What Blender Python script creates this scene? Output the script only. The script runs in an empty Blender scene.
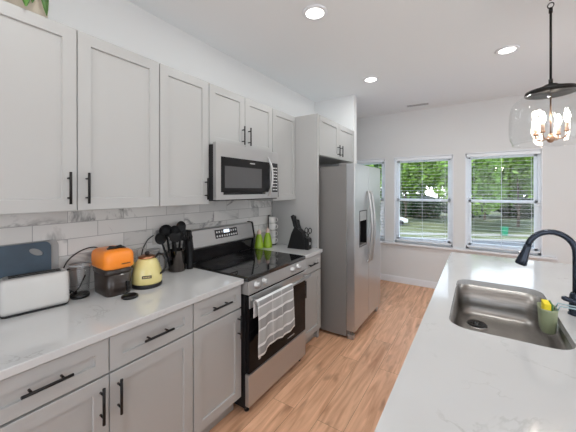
import bpy, bmesh, math, random
from mathutils import Vector, Matrix
random.seed(7)
PI = math.pi
S = bpy.context.scene
C = S.collection

# ------------------------------------------------------------------ camera
cam_d = bpy.data.cameras.new('camera'); cam = bpy.data.objects.new('camera', cam_d); C.objects.link(cam)
cam.location = (1.9591, 0.0, 1.5075)
FPX = 286.66
cam_d.sensor_fit = 'HORIZONTAL'; cam_d.sensor_width = 36.0
cam_d.lens = FPX * 36.0 / 576.0
cam_d.shift_x = (288 - 289.96) / 576.0
cam_d.shift_y = (190.55 - 216) / 576.0
cam_d.clip_start = 0.02; cam_d.clip_end = 300
cam.rotation_euler = (PI/2 - 0.0012, 0.0005, 0.5792)
S.camera = cam

# ------------------------------------------------------------------ world, sun, exposure
S.view_settings.view_transform = 'Standard'
S.view_settings.look = 'None'
S.view_settings.gamma = 1.0
S.view_settings.exposure = 0.08
S.view_settings.use_curve_mapping = False
W = bpy.data.worlds.new('sky'); S.world = W; W.use_nodes = True
wn = W.node_tree.nodes; wl = W.node_tree.links
bg = wn['Background']
tc = wn.new('ShaderNodeTexCoord'); sp = wn.new('ShaderNodeSeparateXYZ'); cr = wn.new('ShaderNodeValToRGB')
wl.new(tc.outputs['Generated'], sp.inputs[0]); wl.new(sp.outputs['Z'], cr.inputs[0]); wl.new(cr.outputs[0], bg.inputs[0])
cr.color_ramp.elements[0].position = 0.0; cr.color_ramp.elements[0].color = (0.95, 0.97, 1.0, 1)
cr.color_ramp.elements[1].position = 0.6; cr.color_ramp.elements[1].color = (0.55, 0.75, 1.0, 1)
bg.inputs[1].default_value = 3.0
sun_d = bpy.data.lights.new('sun', 'SUN'); sun_d.energy = 4.0; sun_d.angle = 0.02; sun_d.color = (1, .96, .88)
sun = bpy.data.objects.new('sun', sun_d); C.objects.link(sun)
sun.rotation_euler = Vector((0.40, 0.70, -0.95)).to_track_quat('-Z', 'Y').to_euler()
LAMP_W = 5.4       # each recessed ceiling lamp
CEIL = 2.776

# ------------------------------------------------------------------ materials
def nt(name):
    m = bpy.data.materials.new(name); m.use_nodes = True
    n = m.node_tree.nodes; l = m.node_tree.links
    return m, n, l, n['Principled BSDF']
def L(v): return (*v, 1) if len(v) == 3 else v
def mat(name, col, rough=.5, metal=0, noise=0, nscale=20, bump=0, bscale=200, coat=0, spec=.5, stretch=(1, 1, 1)):
    m, n, l, b = nt(name)
    b.inputs['Base Color'].default_value = L(col); b.inputs['Roughness'].default_value = rough
    b.inputs['Metallic'].default_value = metal; b.inputs['Coat Weight'].default_value = coat
    b.inputs['Specular IOR Level'].default_value = spec
    t = n.new('ShaderNodeTexCoord'); mp = n.new('ShaderNodeMapping'); mp.inputs['Scale'].default_value = stretch
    l.new(t.outputs['Object'], mp.inputs[0])
    if noise:
        x = n.new('ShaderNodeTexNoise'); x.inputs['Scale'].default_value = nscale; x.inputs['Detail'].default_value = 4
        l.new(mp.outputs[0], x.inputs[0])
        r = n.new('ShaderNodeValToRGB'); l.new(x.outputs[0], r.inputs[0])
        r.color_ramp.elements[0].position = .3; r.color_ramp.elements[1].position = .7
        r.color_ramp.elements[0].color = L([c*(1-noise) for c in col]); r.color_ramp.elements[1].color = L([min(1, c*(1+noise)) for c in col])
        l.new(r.outputs[0], b.inputs['Base Color'])
    if bump:
        x = n.new('ShaderNodeTexNoise'); x.inputs['Scale'].default_value = bscale
        l.new(mp.outputs[0], x.inputs[0])
        bp = n.new('ShaderNodeBump'); bp.inputs['Strength'].default_value = bump; bp.inputs['Distance'].default_value = .002
        l.new(x.outputs[0], bp.inputs['Height']); l.new(bp.outputs[0], b.inputs['Normal'])
    return m
def glass(name, tint=(1, 1, 1), refl=.9, rough=.0, body=0, base=.05):
    m, n, l, b = nt(name)
    tr = n.new('ShaderNodeBsdfTransparent'); tr.inputs[0].default_value = L(tint)
    gl = n.new('ShaderNodeBsdfGlossy'); gl.inputs['Roughness'].default_value = rough; gl.inputs[0].default_value = (refl, refl, refl, 1)
    lw = n.new('ShaderNodeLayerWeight'); lw.inputs[0].default_value = .5
    pw = n.new('ShaderNodeMath'); pw.operation = 'POWER'; pw.inputs[1].default_value = 4.0; l.new(lw.outputs['Facing'], pw.inputs[0])
    fr = n.new('ShaderNodeMath'); fr.operation = 'MULTIPLY_ADD'; fr.inputs[1].default_value = .75; fr.inputs[2].default_value = base; l.new(pw.outputs[0], fr.inputs[0])
    mx = n.new('ShaderNodeMixShader'); l.new(fr.outputs[0], mx.inputs[0]); l.new(tr.outputs[0], mx.inputs[1]); l.new(gl.outputs[0], mx.inputs[2])
    out = n['Material Output']
    if body:
        b.inputs['Base Color'].default_value = L(tint); b.inputs['Roughness'].default_value = .3
        m2 = n.new('ShaderNodeMixShader'); m2.inputs[0].default_value = body
        l.new(mx.outputs[0], m2.inputs[1]); l.new(b.outputs[0], m2.inputs[2]); l.new(m2.outputs[0], out.inputs[0])
    else:
        l.new(mx.outputs[0], out.inputs[0])
    return m
def emis(name, col, s):
    m, n, l, b = nt(name)
    b.inputs['Base Color'].default_value = L(col); b.inputs['Emission Color'].default_value = L(col); b.inputs['Emission Strength'].default_value = s
    return m
def veined(name, base, vein, rough, scale, amount, coat=0, tile=None, width=.02):
    """white stone with thin broken veins; tile=(w,h,yphase,zphase) adds running bond joints in the y-z plane"""
    m, n, l, b = nt(name)
    t = n.new('ShaderNodeTexCoord')
    co = t.outputs['Object']
    if tile:
        w, h, y0, z0 = tile
        s = n.new('ShaderNodeSeparateXYZ'); l.new(co, s.inputs[0])
        cb = n.new('ShaderNodeCombineXYZ')
        a1 = n.new('ShaderNodeMath'); a1.operation = 'SUBTRACT'; a1.inputs[1].default_value = y0; l.new(s.outputs['Y'], a1.inputs[0])
        a2 = n.new('ShaderNodeMath'); a2.operation = 'SUBTRACT'; a2.inputs[1].default_value = z0; l.new(s.outputs['Z'], a2.inputs[0])
        l.new(a1.outputs[0], cb.inputs[0]); l.new(a2.outputs[0], cb.inputs[1])
        br = n.new('ShaderNodeTexBrick'); l.new(cb.outputs[0], br.inputs['Vector'])
        br.offset = .5; br.inputs['Scale'].default_value = 1; br.inputs['Brick Width'].default_value = w; br.inputs['Row Height'].default_value = h
        br.inputs['Mortar Size'].default_value = .0018; br.inputs['Mortar Smooth'].default_value = .2; br.inputs['Bias'].default_value = 0
        br.inputs['Color1'].default_value = (0, 0, 0, 1); br.inputs['Color2'].default_value = (1, 1, 1, 1)
        sc = n.new('ShaderNodeVectorMath'); sc.operation = 'SCALE'; sc.inputs['Scale'].default_value = 3.0; l.new(br.outputs['Color'], sc.inputs[0])
        ad = n.new('ShaderNodeVectorMath'); l.new(co, ad.inputs[0]); l.new(sc.outputs[0], ad.inputs[1]); co2 = ad.outputs[0]
    else: co2 = co
    mp = n.new('ShaderNodeMapping'); mp.inputs['Rotation'].default_value = (.5, .3, .7); mp.inputs['Scale'].default_value = (1, 1.0, 1.5 if tile else 1); l.new(co2, mp.inputs[0])
    nz = n.new('ShaderNodeTexNoise'); nz.inputs['Scale'].default_value = scale; nz.inputs['Detail'].default_value = 6; nz.inputs['Roughness'].default_value = .6; nz.inputs['Distortion'].default_value = .6
    l.new(mp.outputs[0], nz.inputs[0])
    sb = n.new('ShaderNodeMath'); sb.operation = 'SUBTRACT'; sb.inputs[1].default_value = .5; l.new(nz.outputs[0], sb.inputs[0])
    ab = n.new('ShaderNodeMath'); ab.operation = 'ABSOLUTE'; l.new(sb.outputs[0], ab.inputs[0])
    rp = n.new('ShaderNodeValToRGB'); l.new(ab.outputs[0], rp.inputs[0])
    rp.color_ramp.elements[0].position = 0; rp.color_ramp.elements[0].color = (1, 1, 1, 1)
    rp.color_ramp.elements[1].position = width; rp.color_ramp.elements[1].color = (0, 0, 0, 1)
    n2 = n.new('ShaderNodeTexNoise'); n2.inputs['Scale'].default_value = scale*1.7; l.new(mp.outputs[0], n2.inputs[0])
    r2 = n.new('ShaderNodeValToRGB'); l.new(n2.outputs[0], r2.inputs[0]); r2.color_ramp.elements[0].position = .44 if tile else .5; r2.color_ramp.elements[1].position = .6 if tile else .68
    mu = n.new('ShaderNodeMath'); mu.operation = 'MULTIPLY'; l.new(rp.outputs[0], mu.inputs[0]); l.new(r2.outputs[0], mu.inputs[1])
    mu2 = n.new('ShaderNodeMath'); mu2.operation = 'MULTIPLY'; mu2.inputs[1].default_value = amount; l.new(mu.outputs[0], mu2.inputs[0])
    cm = n.new('ShaderNodeMix'); cm.data_type = 'RGBA'; l.new(mu2.outputs[0], cm.inputs[0]); cm.inputs[6].default_value = L(base); cm.inputs[7].default_value = L(vein)
    # broad soft clouding
    n3 = n.new('ShaderNodeTexNoise'); n3.inputs['Scale'].default_value = scale*.8; l.new(co2, n3.inputs[0])
    r3 = n.new('ShaderNodeValToRGB'); l.new(n3.outputs[0], r3.inputs[0]); k = .80 if tile else .96
    r3.color_ramp.elements[0].position = .35; r3.color_ramp.elements[0].color = (k, k, k, 1); r3.color_ramp.elements[1].position = .6; r3.color_ramp.elements[1].color = (1, 1, 1, 1)
    c2 = n.new('ShaderNodeMix'); c2.data_type = 'RGBA'; c2.blend_type = 'MULTIPLY'; c2.inputs[0].default_value = 1; l.new(cm.outputs[2], c2.inputs[6]); l.new(r3.outputs[0], c2.inputs[7])
    last = c2.outputs[2]
    if tile:
        c3 = n.new('ShaderNodeMix'); c3.data_type = 'RGBA'; l.new(br.outputs['Fac'], c3.inputs[0]); l.new(last, c3.inputs[6]); c3.inputs[7].default_value = (.36, .36, .36, 1)
        last = c3.outputs[2]
        bp = n.new('ShaderNodeBump'); bp.invert = True; bp.inputs['Strength'].default_value = .5; bp.inputs['Distance'].default_value = .002
        l.new(br.outputs['Fac'], bp.inputs['Height']); l.new(bp.outputs[0], b.inputs['Normal'])
    l.new(last, b.inputs['Base Color']); b.inputs['Roughness'].default_value = rough; b.inputs['Coat Weight'].default_value = coat
    return m
def wood_floor():
    m, n, l, b = nt('floor_planks')
    t = n.new('ShaderNodeTexCoord'); mp = n.new('ShaderNodeMapping'); mp.inputs['Rotation'].default_value = (0, 0, PI/2)
    l.new(t.outputs['Object'], mp.inputs[0])
    br = n.new('ShaderNodeTexBrick'); l.new(mp.outputs[0], br.inputs['Vector']); br.offset = .37; br.offset_frequency = 2
    br.inputs['Scale'].default_value = 1; br.inputs['Brick Width'].default_value = 1.22; br.inputs['Row Height'].default_value = .18
    br.inputs['Mortar Size'].default_value = .0012; br.inputs['Bias'].default_value = 0
    br.inputs['Color1'].default_value = (0, 0, 0, 1); br.inputs['Color2'].default_value = (1, 1, 1, 1)
    sc = n.new('ShaderNodeVectorMath'); sc.operation = 'SCALE'; sc.inputs['Scale'].default_value = 5; l.new(br.outputs['Color'], sc.inputs[0])
    ad = n.new('ShaderNodeVectorMath'); l.new(mp.outputs[0], ad.inputs[0]); l.new(sc.outputs[0], ad.inputs[1])
    m2 = n.new('ShaderNodeMapping'); m2.inputs['Scale'].default_value = (1.3, 14, 1); l.new(ad.outputs[0], m2.inputs[0])
    nz = n.new('ShaderNodeTexNoise'); nz.inputs['Scale'].default_value = 1.6; nz.inputs['Detail'].default_value = 8; nz.inputs['Distortion'].default_value = 1.2; l.new(m2.outputs[0], nz.inputs[0])
    r = n.new('ShaderNodeValToRGB'); l.new(nz.outputs[0], r.inputs[0])
    r.color_ramp.elements[0].position = .28; r.color_ramp.elements[0].color = (.60, .30, .165, 1)
    r.color_ramp.elements[1].position = .66; r.color_ramp.elements[1].color = (.93, .55, .345, 1)
    m3 = n.new('ShaderNodeMapping'); m3.inputs['Scale'].default_value = (3, 9, 1); l.new(ad.outputs[0], m3.inputs[0])
    kn = n.new('ShaderNodeTexNoise'); kn.inputs['Scale'].default_value = 1.1; kn.inputs['Detail'].default_value = 2; l.new(m3.outputs[0], kn.inputs[0])
    kr = n.new('ShaderNodeValToRGB'); l.new(kn.outputs[0], kr.inputs[0]); kr.color_ramp.elements[0].position = .26; kr.color_ramp.elements[0].color = (.62, .58, .55, 1)
    kr.color_ramp.elements[1].position = .40; kr.color_ramp.elements[1].color = (1, 1, 1, 1)
    x1 = n.new('ShaderNodeMix'); x1.data_type = 'RGBA'; x1.blend_type = 'MULTIPLY'; x1.inputs[0].default_value = 1; l.new(r.outputs[0], x1.inputs[6]); l.new(kr.outputs[0], x1.inputs[7])
    pr = n.new('ShaderNodeValToRGB'); l.new(br.outputs['Color'], pr.inputs[0]); pr.color_ramp.elements[0].color = (.86, .86, .86, 1); pr.color_ramp.elements[1].color = (1.0, 1.0, 1.0, 1)
    x2 = n.new('ShaderNodeMix'); x2.data_type = 'RGBA'; x2.blend_type = 'MULTIPLY'; x2.inputs[0].default_value = 1; l.new(x1.outputs[2], x2.inputs[6]); l.new(pr.outputs[0], x2.inputs[7])
    x3 = n.new('ShaderNodeMix'); x3.data_type = 'RGBA'; l.new(br.outputs['Fac'], x3.inputs[0]); l.new(x2.outputs[2], x3.inputs[6]); x3.inputs[7].default_value = (.28, .15, .08, 1)
    l.new(x3.outputs[2], b.inputs['Base Color']); b.inputs['Roughness'].default_value = .42
    return m
def towel_mat():
    m, n, l, b = nt('striped_towel_cloth')
    t = n.new('ShaderNodeUVMap'); s = n.new('ShaderNodeSeparateXYZ'); l.new(t.outputs[0], s.inputs[0])
    rp = n.new('ShaderNodeValToRGB'); rp.color_ramp.interpolation = 'CONSTANT'; l.new(s.outputs['Y'], rp.inputs[0])
    e = rp.color_ramp.elements
    g, w, q = (.30, .30, .30, 1), (.78, .78, .78, 1), (.42, .42, .42, 1)
    stops = [(0, w), (.035, g), (.16, w), (.20, q), (.42, w), (.455, g), (.62, w), (.665, q), (.83, w), (.86, g), (.955, w)]
    e[0].position, e[0].color = stops[0]; e[1].position, e[1].color = stops[-1]
    for p, c in stops[1:-1]:
        k = e.new(p); k.color = c
    vr = n.new('ShaderNodeValToRGB'); vr.color_ramp.interpolation = 'CONSTANT'; l.new(s.outputs['X'], vr.inputs[0])
    e = vr.color_ramp.elements; z, o = (0, 0, 0, 1), (.30, .30, .30, 1)
    e[0].position, e[0].color = 0, o; e[1].position, e[1].color = .96, o
    for p, c in [(.04, z), (.36, o), (.385, z), (.62, o), (.645, z)]:
        k = e.new(p); k.color = c
    mx = n.new('ShaderNodeMix'); mx.data_type = 'RGBA'; l.new(vr.outputs[0], mx.inputs[0]); l.new(rp.outputs[0], mx.inputs[6]); mx.inputs[7].default_value = (.75, .75, .75, 1)
    l.new(mx.outputs[2], b.inputs['Base Color']); b.inputs['Roughness'].default_value = .9
    return m

M = dict(
 wall=mat('wall_paint', (.75, .76, .765), .7, bump=.15, bscale=300),
 ceil=mat('ceiling_paint', (.87, .90, .92), .8),
 islandcab=mat('bounce_white_island', (.82, .82, .81), .4), cab=mat('grey_cabinet_paint', (.43, .43, .425), .38),  # island sides are unseen; white added to bounce light into the aisle
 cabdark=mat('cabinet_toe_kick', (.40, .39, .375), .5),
 trim=mat('white_trim', (.84, .86, .90), .4),
 vinyl=mat('window_vinyl', (.90, .94, .98), .35),
 slat=mat('blind_slat', (.86, .90, .95), .45),
 black=mat('matte_black_metal', (.009, .008, .008), .4, spec=.25),
 blackp=mat('black_plastic', (.010, .010, .011), .35, spec=.35),
 softblack=mat('soft_black_nylon', (.010, .010, .011), .5, spec=.25),
 steel=mat('brushed_stainless', (.48, .48, .48), .34, metal=.75),
 fsteel=mat('fridge_stainless', (.52, .535, .55), .30, metal=.85),
 sinksteel=mat('sink_stainless', (.30, .285, .27), .34, metal=1, noise=.15, nscale=8, bump=.08, bscale=40, stretch=(1, 1, 8)),
 chrome=mat('polished_metal', (.75, .75, .75), .12, metal=1),
 greycase=mat('dark_grey_case', (.235, .228, .222), .42, metal=.2),
 bglass=mat('black_ceramic_glass', (.006, .006, .007), .04, spec=.8),
 oglass=mat('oven_window_glass', (.006, .006, .007), .08, spec=.12), mwblack=mat('microwave_black_glass', (.012, .012, .013), .12, spec=.2),
 mwin=mat('microwave_window', (.085, .085, .088), .25, spec=.3),
 burner=mat('burner_print', (.10, .10, .10), .2),
 quartz=veined('quartz_worktop', (.575, .575, .575), (.30, .29, .27), .10, 2.6, .45, coat=.3, width=.010),
 tile=veined('marble_tile', (.74, .73, .715), (.20, .20, .205), .18, 1.5, .85, tile=(.309, .0925, .5175, .952), width=.036),
 floor=wood_floor(),
 towel=towel_mat(),
 winglass=glass('window_glass', base=.015), clear=glass('clear_glass', (.96, .97, .97)), jar=glass('jar_glass', (.955, .96, .965), 1.0, .02),
 smoke=glass('smoked_plastic', (.06, .042, .034), .9, .08, body=.5),
 white=mat('white_gloss_plastic', (.60, .59, .57), .22), cream=mat('white_ceramic', (.78, .77, .75), .25),
 orange=mat('orange_plastic', (.93, .27, .025), .35), yellow=mat('pale_yellow_enamel', (.72, .62, .26), .22, coat=.5),
 rose=mat('copper_trim', (.45, .22, .12), .3, metal=1), bronze=mat('aged_copper', (.42, .26, .17), .35, metal=1),
 blueboard=mat('blue_grey_board', (.055, .088, .125), .45, noise=.25, nscale=6), greyboard=mat('grey_board', (.33, .33, .33), .45),
 greenliq=glass('green_soap', (.36, .56, .03), .6, .05, body=.75), pinkcap=mat('pale_pink_cap', (.70, .52, .46), .4),
 olive=mat('olive_holder', (.32, .36, .22), .4), sponge=mat('yellow_sponge', (.90, .72, .04), .9, bump=.6, bscale=120), spongegreen=mat('green_scour', (.08, .20, .07), .95),
 faucet=mat('faucet_black', (.035, .045, .065), .25, metal=.6),
 lens=emis('ceiling_lamp_lens', (1, .98, .94), 6), bulb=emis('bulb_glow', (1, .90, .76), 60), candle=mat('candle_sleeve', (.62, .42, .32), .4),
 leafp=mat('houseplant_leaf', (.05, .14, .015), .4, noise=.5, nscale=12), pot=mat('cream_planter', (.72, .64, .52), .6), soil=mat('potting_soil', (.03, .02, .015), .9),
 bark=mat('tree_bark', (.14, .11, .085), .9, noise=.4, nscale=8), grass=mat('lawn_grass', (.13, .145, .07), .9, noise=.35, nscale=.8),
 walk=mat('concrete_walk', (.30, .29, .27), .8), road=mat('asphalt_road', (.11, .115, .125), .8, noise=.15, nscale=2),
 bin=mat('green_bin_plastic', (.02, .22, .12), .5), car=mat('white_car_paint', (.75, .77, .8), .3), carglass=mat('car_glass', (.03, .04, .05), .1), tyre=mat('tyre_rubber', (.02, .02, .02), .8),
 gap=mat('shadow_line_seal', (.02, .02, .02), .8), mark=mat('grey_lettering', (.55, .55, .55), .4), gold=mat('gold_lettering', (.55, .42, .2), .4), vent=mat('vent_slot', (.12, .12, .12), .8),
 lcd=mat('display_glass', (.015, .015, .018), .1), pale=mat('pale_legend', (.6, .6, .6), .5), blue=mat('blue_cord', (.30, .42, .46), .5),
)

# ------------------------------------------------------------------ mesh helpers
def BM(): return bmesh.new()
def box(bm, x0, x1, y0, y1, z0, z1, rot=None):
    v = [bm.verts.new((x, y, z)) for x in (x0, x1) for y in (y0, y1) for z in (z0, z1)]
    for f in ((0, 1, 3, 2), (4, 6, 7, 5), (0, 4, 5, 1), (2, 3, 7, 6), (0, 2, 6, 4), (1, 5, 7, 3)): bm.faces.new([v[i] for i in f])
    if rot is not None:
        bmesh.ops.transform(bm, matrix=rot, verts=v)
    return v
def frame_of(d):
    d = Vector(d).normalized(); a = Vector((0, 0, 1)) if abs(d.z) < .9 else Vector((1, 0, 0))
    u = d.cross(a).normalized(); return u, d.cross(u).normalized()
def tube(bm, pts, r, seg=12, cap=True, closed=False):
    pts = [Vector(p) for p in pts]; n = len(pts); rs = r if isinstance(r, (list, tuple)) else [r]*n
    rings = []; u = None
    for i, p in enumerate(pts):
        if closed: d = pts[(i+1) % n]-pts[i-1]
        else: d = pts[min(i+1, n-1)]-pts[max(i-1, 0)]
        d.normalize()
        if u is None: u, w = frame_of(d)
        else:
            u = (u-d*u.dot(d)).normalized(); w = d.cross(u)
        rings.append([bm.verts.new(p+u*rs[i]*math.cos(2*PI*k/seg)+w*rs[i]*math.sin(2*PI*k/seg)) for k in range(seg)])
    for i in range(n if closed else n-1):
        a, b = rings[i], rings[(i+1) % n]
        for k in range(seg):
            f = bm.faces.new((a[k], a[(k+1) % seg], b[(k+1) % seg], b[k])); f.smooth = True
    if cap and not closed:
        bm.faces.new(rings[0][::-1]); bm.faces.new(rings[-1])
def lathe(bm, prof, cx=0, cy=0, seg=32, closed=False, sx=1, sy=1):
    rings = []
    for r, z in prof:
        if r < 1e-5: rings.append([bm.verts.new((cx, cy, z))])
        else: rings.append([bm.verts.new((cx+sx*r*math.cos(2*PI*k/seg), cy+sy*r*math.sin(2*PI*k/seg), z)) for k in range(seg)])
    N = len(rings)
    for i in range(N if closed else N-1):
        a, b = rings[i], rings[(i+1) % N]
        for k in range(seg):
            k2 = (k+1) % seg
            if len(a) == 1 and len(b) == 1: continue
            if len(a) == 1: vs = (a[0], b[k2], b[k])
            elif len(b) == 1: vs = (a[k], a[k2], b[0])
            else: vs = (a[k], a[k2], b[k2], b[k])
            f = bm.faces.new(vs); f.smooth = True
def rrect(x0, x1, y0, y1, r, n=6):
    out = []
    for cx, cy, a in ((x1-r, y1-r, 0), (x0+r, y1-r, PI/2), (x0+r, y0+r, PI), (x1-r, y0+r, 3*PI/2)):
        for i in range(n+1):
            t = a+PI/2*i/n; out.append((cx+r*math.cos(t), cy+r*math.sin(t)))
    return out
def loft(bm, loops, cap0=True, cap1=True, smooth=True):
    R = [[bm.verts.new(p) for p in lp] for lp in loops]
    for a, b in zip(R, R[1:]):
        n = len(a)
        for k in range(n):
            f = bm.faces.new((a[k], a[(k+1) % n], b[(k+1) % n], b[k])); f.smooth = smooth
    if cap0: bm.faces.new(R[0][::-1])
    if cap1: bm.faces.new(R[-1])
def prism(bm, poly, axis, a, b):
    """polygon (2D) swept along axis from a to b"""
    def P(p, t):
        return {'x': (t, p[0], p[1]), 'y': (p[0], t, p[1]), 'z': (p[0], p[1], t)}[axis]
    loft(bm, [[P(p, a) for p in poly], [P(p, b) for p in poly]], smooth=False)
def holed(bm, outer, holes, z0, z1):
    """plate with holes, x-y loops, between z0 and z1"""
    eds = []
    for lp in [outer]+holes:
        vs = [bm.verts.new((x, y, z1)) for x, y in lp]
        eds += [bm.edges.new((vs[i], vs[(i+1) % len(vs)])) for i in range(len(vs))]
    r = bmesh.ops.triangle_fill(bm, edges=eds, use_beauty=True, use_dissolve=False)
    fs = [g for g in r['geom'] if isinstance(g, bmesh.types.BMFace)]
    e = bmesh.ops.extrude_face_region(bm, geom=fs)
    bmesh.ops.translate(bm, vec=(0, 0, z0-z1), verts=[v for v in e['geom'] if isinstance(v, bmesh.types.BMVert)])
def obj(name, bm, m, parent=None, bevel=0, seg=2, loc=None, rot=None, recalc=True):
    if recalc: bmesh.ops.recalc_face_normals(bm, faces=bm.faces)
    me = bpy.data.meshes.new(name); bm.to_mesh(me); bm.free(); me.materials.append(m if not isinstance(m, str) else M[m])
    o = bpy.data.objects.new(name, me); C.objects.link(o)
    if parent: o.parent = parent
    if loc: o.location = loc
    if rot: o.rotation_euler = rot
    if bevel:
        b = o.modifiers.new('bevel', 'BEVEL'); b.width = bevel; b.segments = seg; b.limit_method = 'ANGLE'; b.angle_limit = .6; b.harden_normals = False
    return o
def tag(o, label, cat, group=None, kind=None):
    if label: o['label'] = label
    if cat: o['category'] = cat
    if group: o['group'] = group
    if kind: o['kind'] = kind
    return o
def thing(name, label, cat, loc=(0, 0, 0), rz=0, group=None):
    o = bpy.data.objects.new(name, None); C.objects.link(o); o.location = loc; o.rotation_euler = (0, 0, rz); o.empty_display_size = .05
    return tag(o, label, cat, group)
def struct(name, bm, m, bevel=0):
    o = obj(name, bm, m, bevel=bevel); o['kind'] = 'structure'; return o
def bx(*a):
    bm = BM(); box(bm, *a); return bm
def kids(o): return list(o.children)
def dup(o, parent=None):
    c = o.copy(); C.objects.link(c)
    if parent: c.parent = parent
    for k in kids(o): dup(k, c)
    return c

# ------------------------------------------------------------------ room shell
YB = 4.89; YF = -2.6; XR = 4.6; XL2 = -1.3; YS = 3.645; T = .12
struct('floor', bx(XL2-T, XR+T, YF-T, YB+T, -.12, 0), 'floor')
struct('ceiling', bx(XL2-T, XR+T, YF-T, YB+T, CEIL, CEIL+.15), 'ceil')
struct('wall_left', bx(-T, 0, YF-T, YS, 0, CEIL), 'wall')
bm = BM(); box(bm, XL2, .583, YS, YS+.115, 0, CEIL)
struct('wall_stub', bm, 'wall')
struct('wall_left_rear', bx(XL2-T, XL2, YS, YB, 0, CEIL), 'wall')
bm = BM(); box(bm, 0, .7, YF-T, YF, 0, CEIL); box(bm, .7, 4.0, YF-T, YF, 0, .2); box(bm, .7, 4.0, YF-T, YF, 2.4, CEIL); box(bm, 4.0, XR, YF-T, YF, 0, CEIL)
struct('wall_front', bm, 'wall')
# far wall with three window openings
WZ0, WZ1 = .655, 2.045
WINS = [(-.19, .671), (.807, 1.663), (1.805, 2.665)]
bm = BM(); xs = XL2-T
for a, b in WINS:
    box(bm, xs, a, YB, YB+.14, WZ0, WZ1); xs = b
box(bm, xs, XR+T, YB, YB+.14, WZ0, WZ1)
box(bm, XL2-T, XR+T, YB, YB+.14, 0, WZ0); box(bm, XL2-T, XR+T, YB, YB+.14, WZ1, CEIL)
struct('wall_back', bm, 'wall')
# right wall, out of view; patio opening and window added for soft daylight fill
bm = BM()
box(bm, XR, XR+T, YF-T, -1.6, 0, CEIL); box(bm, XR, XR+T, -1.6, 1.0, 2.1, CEIL); box(bm, XR, XR+T, 1.0, 2.4, 0, CEIL)
box(bm, XR, XR+T, 2.4, 3.6, 2.1, CEIL); box(bm, XR, XR+T, 2.4, 3.6, 0, .5); box(bm, XR, XR+T, 3.6, YB, 0, CEIL)
struct('wall_right', bm, 'wall')
for name, y0, y1, z0, z1 in (('fill_door_1', -1.6, 1.0, 0, 2.1), ('window_4', 2.4, 3.6, .5, 2.1)):
    r = thing(name, None, None, (XR+.05, (y0+y1)/2, z0)); r['kind'] = 'structure'
    h = (y1-y0)/2; bm = BM()
    for a, b in ((-h, -h+.05), (-.03, .03), (h-.05, h)): box(bm, -.02, .03, a, b, 0, z1-z0)
    box(bm, -.02, .03, -h, h, 0, .06); box(bm, -.02, .03, -h, h, z1-z0-.06, z1-z0)
    obj('window_frame', bm, 'vinyl', r)
    obj('pane', bx(.0, .004, -h, h, .03, z1-z0-.03), 'winglass', r)
r = thing('window_5', None, None, (2.35, YF-.06, .2)); r['kind'] = 'structure'  # unseen rear window, added to bring daylight in from behind the camera
bm = BM()
for a in (-1.65, -.58, .52, 1.59): box(bm, a, a+.06, -.03, .03, 0, 2.2)
box(bm, -1.65, 1.65, -.03, .03, 0, .06); box(bm, -1.65, 1.65, -.03, .03, 2.14, 2.2); obj('window_frame', bm, 'vinyl', r)
obj('pane', bx(-1.62, 1.62, -.002, .002, .03, 2.17), 'winglass', r)
# baseboards
bm = BM(); box(bm, XL2, XR, YB-.014, YB, 0, .09); box(bm, XL2, XR, YB-.009, YB, .09, .10)
struct('baseboard_back', bm, 'trim')
struct('baseboard_stub', bx(XL2, .583, YS+.115, YS+.127, 0, .095), 'trim')
struct('baseboard_right', bx(XR-.014, XR, 1.0, YB-.014, 0, .095), 'trim')
# continuous sill + apron under the three windows
bm = BM(); box(bm, -.30, 2.80, YB-.060, YB+.025, WZ0-.028, WZ0)
struct('trim_1', bm, 'trim', .004)

# backsplash of marble tile
struct('wall_backsplash', bx(0, .009, -.72, 2.600, .90, 1.42), 'tile')

# windows
def window(i, x0, x1):
    w = (x1-x0); h = WZ1-WZ0
    r = thing('window_%d' % i, None, None, ((x0+x1)/2, YB+.062, WZ0)); r['kind'] = 'structure'
    bm = BM(); a = w/2
    for s0, s1 in ((-a, -a+.045), (a-.045, a)): box(bm, s0, s1, -.03, .04, 0, h)
    box(bm, -a, a, -.03, .04, 0, .045); box(bm, -a, a, -.03, .04, h-.045, h)
    obj('window_frame', bm, 'vinyl', r, .003)
    for nm, z0, z1, dy in (('lower_sash', .045, h/2+.02, -.02), ('upper_sash', h/2-.02, h-.045, .012)):
        bm = BM(); b = a-.045
        for s0, s1 in ((-b, -b+.035), (b-.035, b)): box(bm, s0, s1, dy-.012, dy+.018, z0, z1)
        box(bm, -b, b, dy-.012, dy+.018, z0, z0+.04); box(bm, -b, b, dy-.012, dy+.018, z1-.04, z1)
        s = obj(nm, bm, 'vinyl', r, .003)
        obj('pane', bx(-b+.03, b-.03, dy+.002, dy+.006, z0+.03, z1-.03), 'winglass', s)
    # flat white casing lining the opening
    bm = BM()
    for s0, s1 in ((-a, -a+.012), (a-.012, a)): box(bm, s0, s1, -.062, -.03, 0, h)
    box(bm, -a, a, -.062, -.03, h-.012, h)
    obj('casing', bm, 'trim', r)
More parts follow.
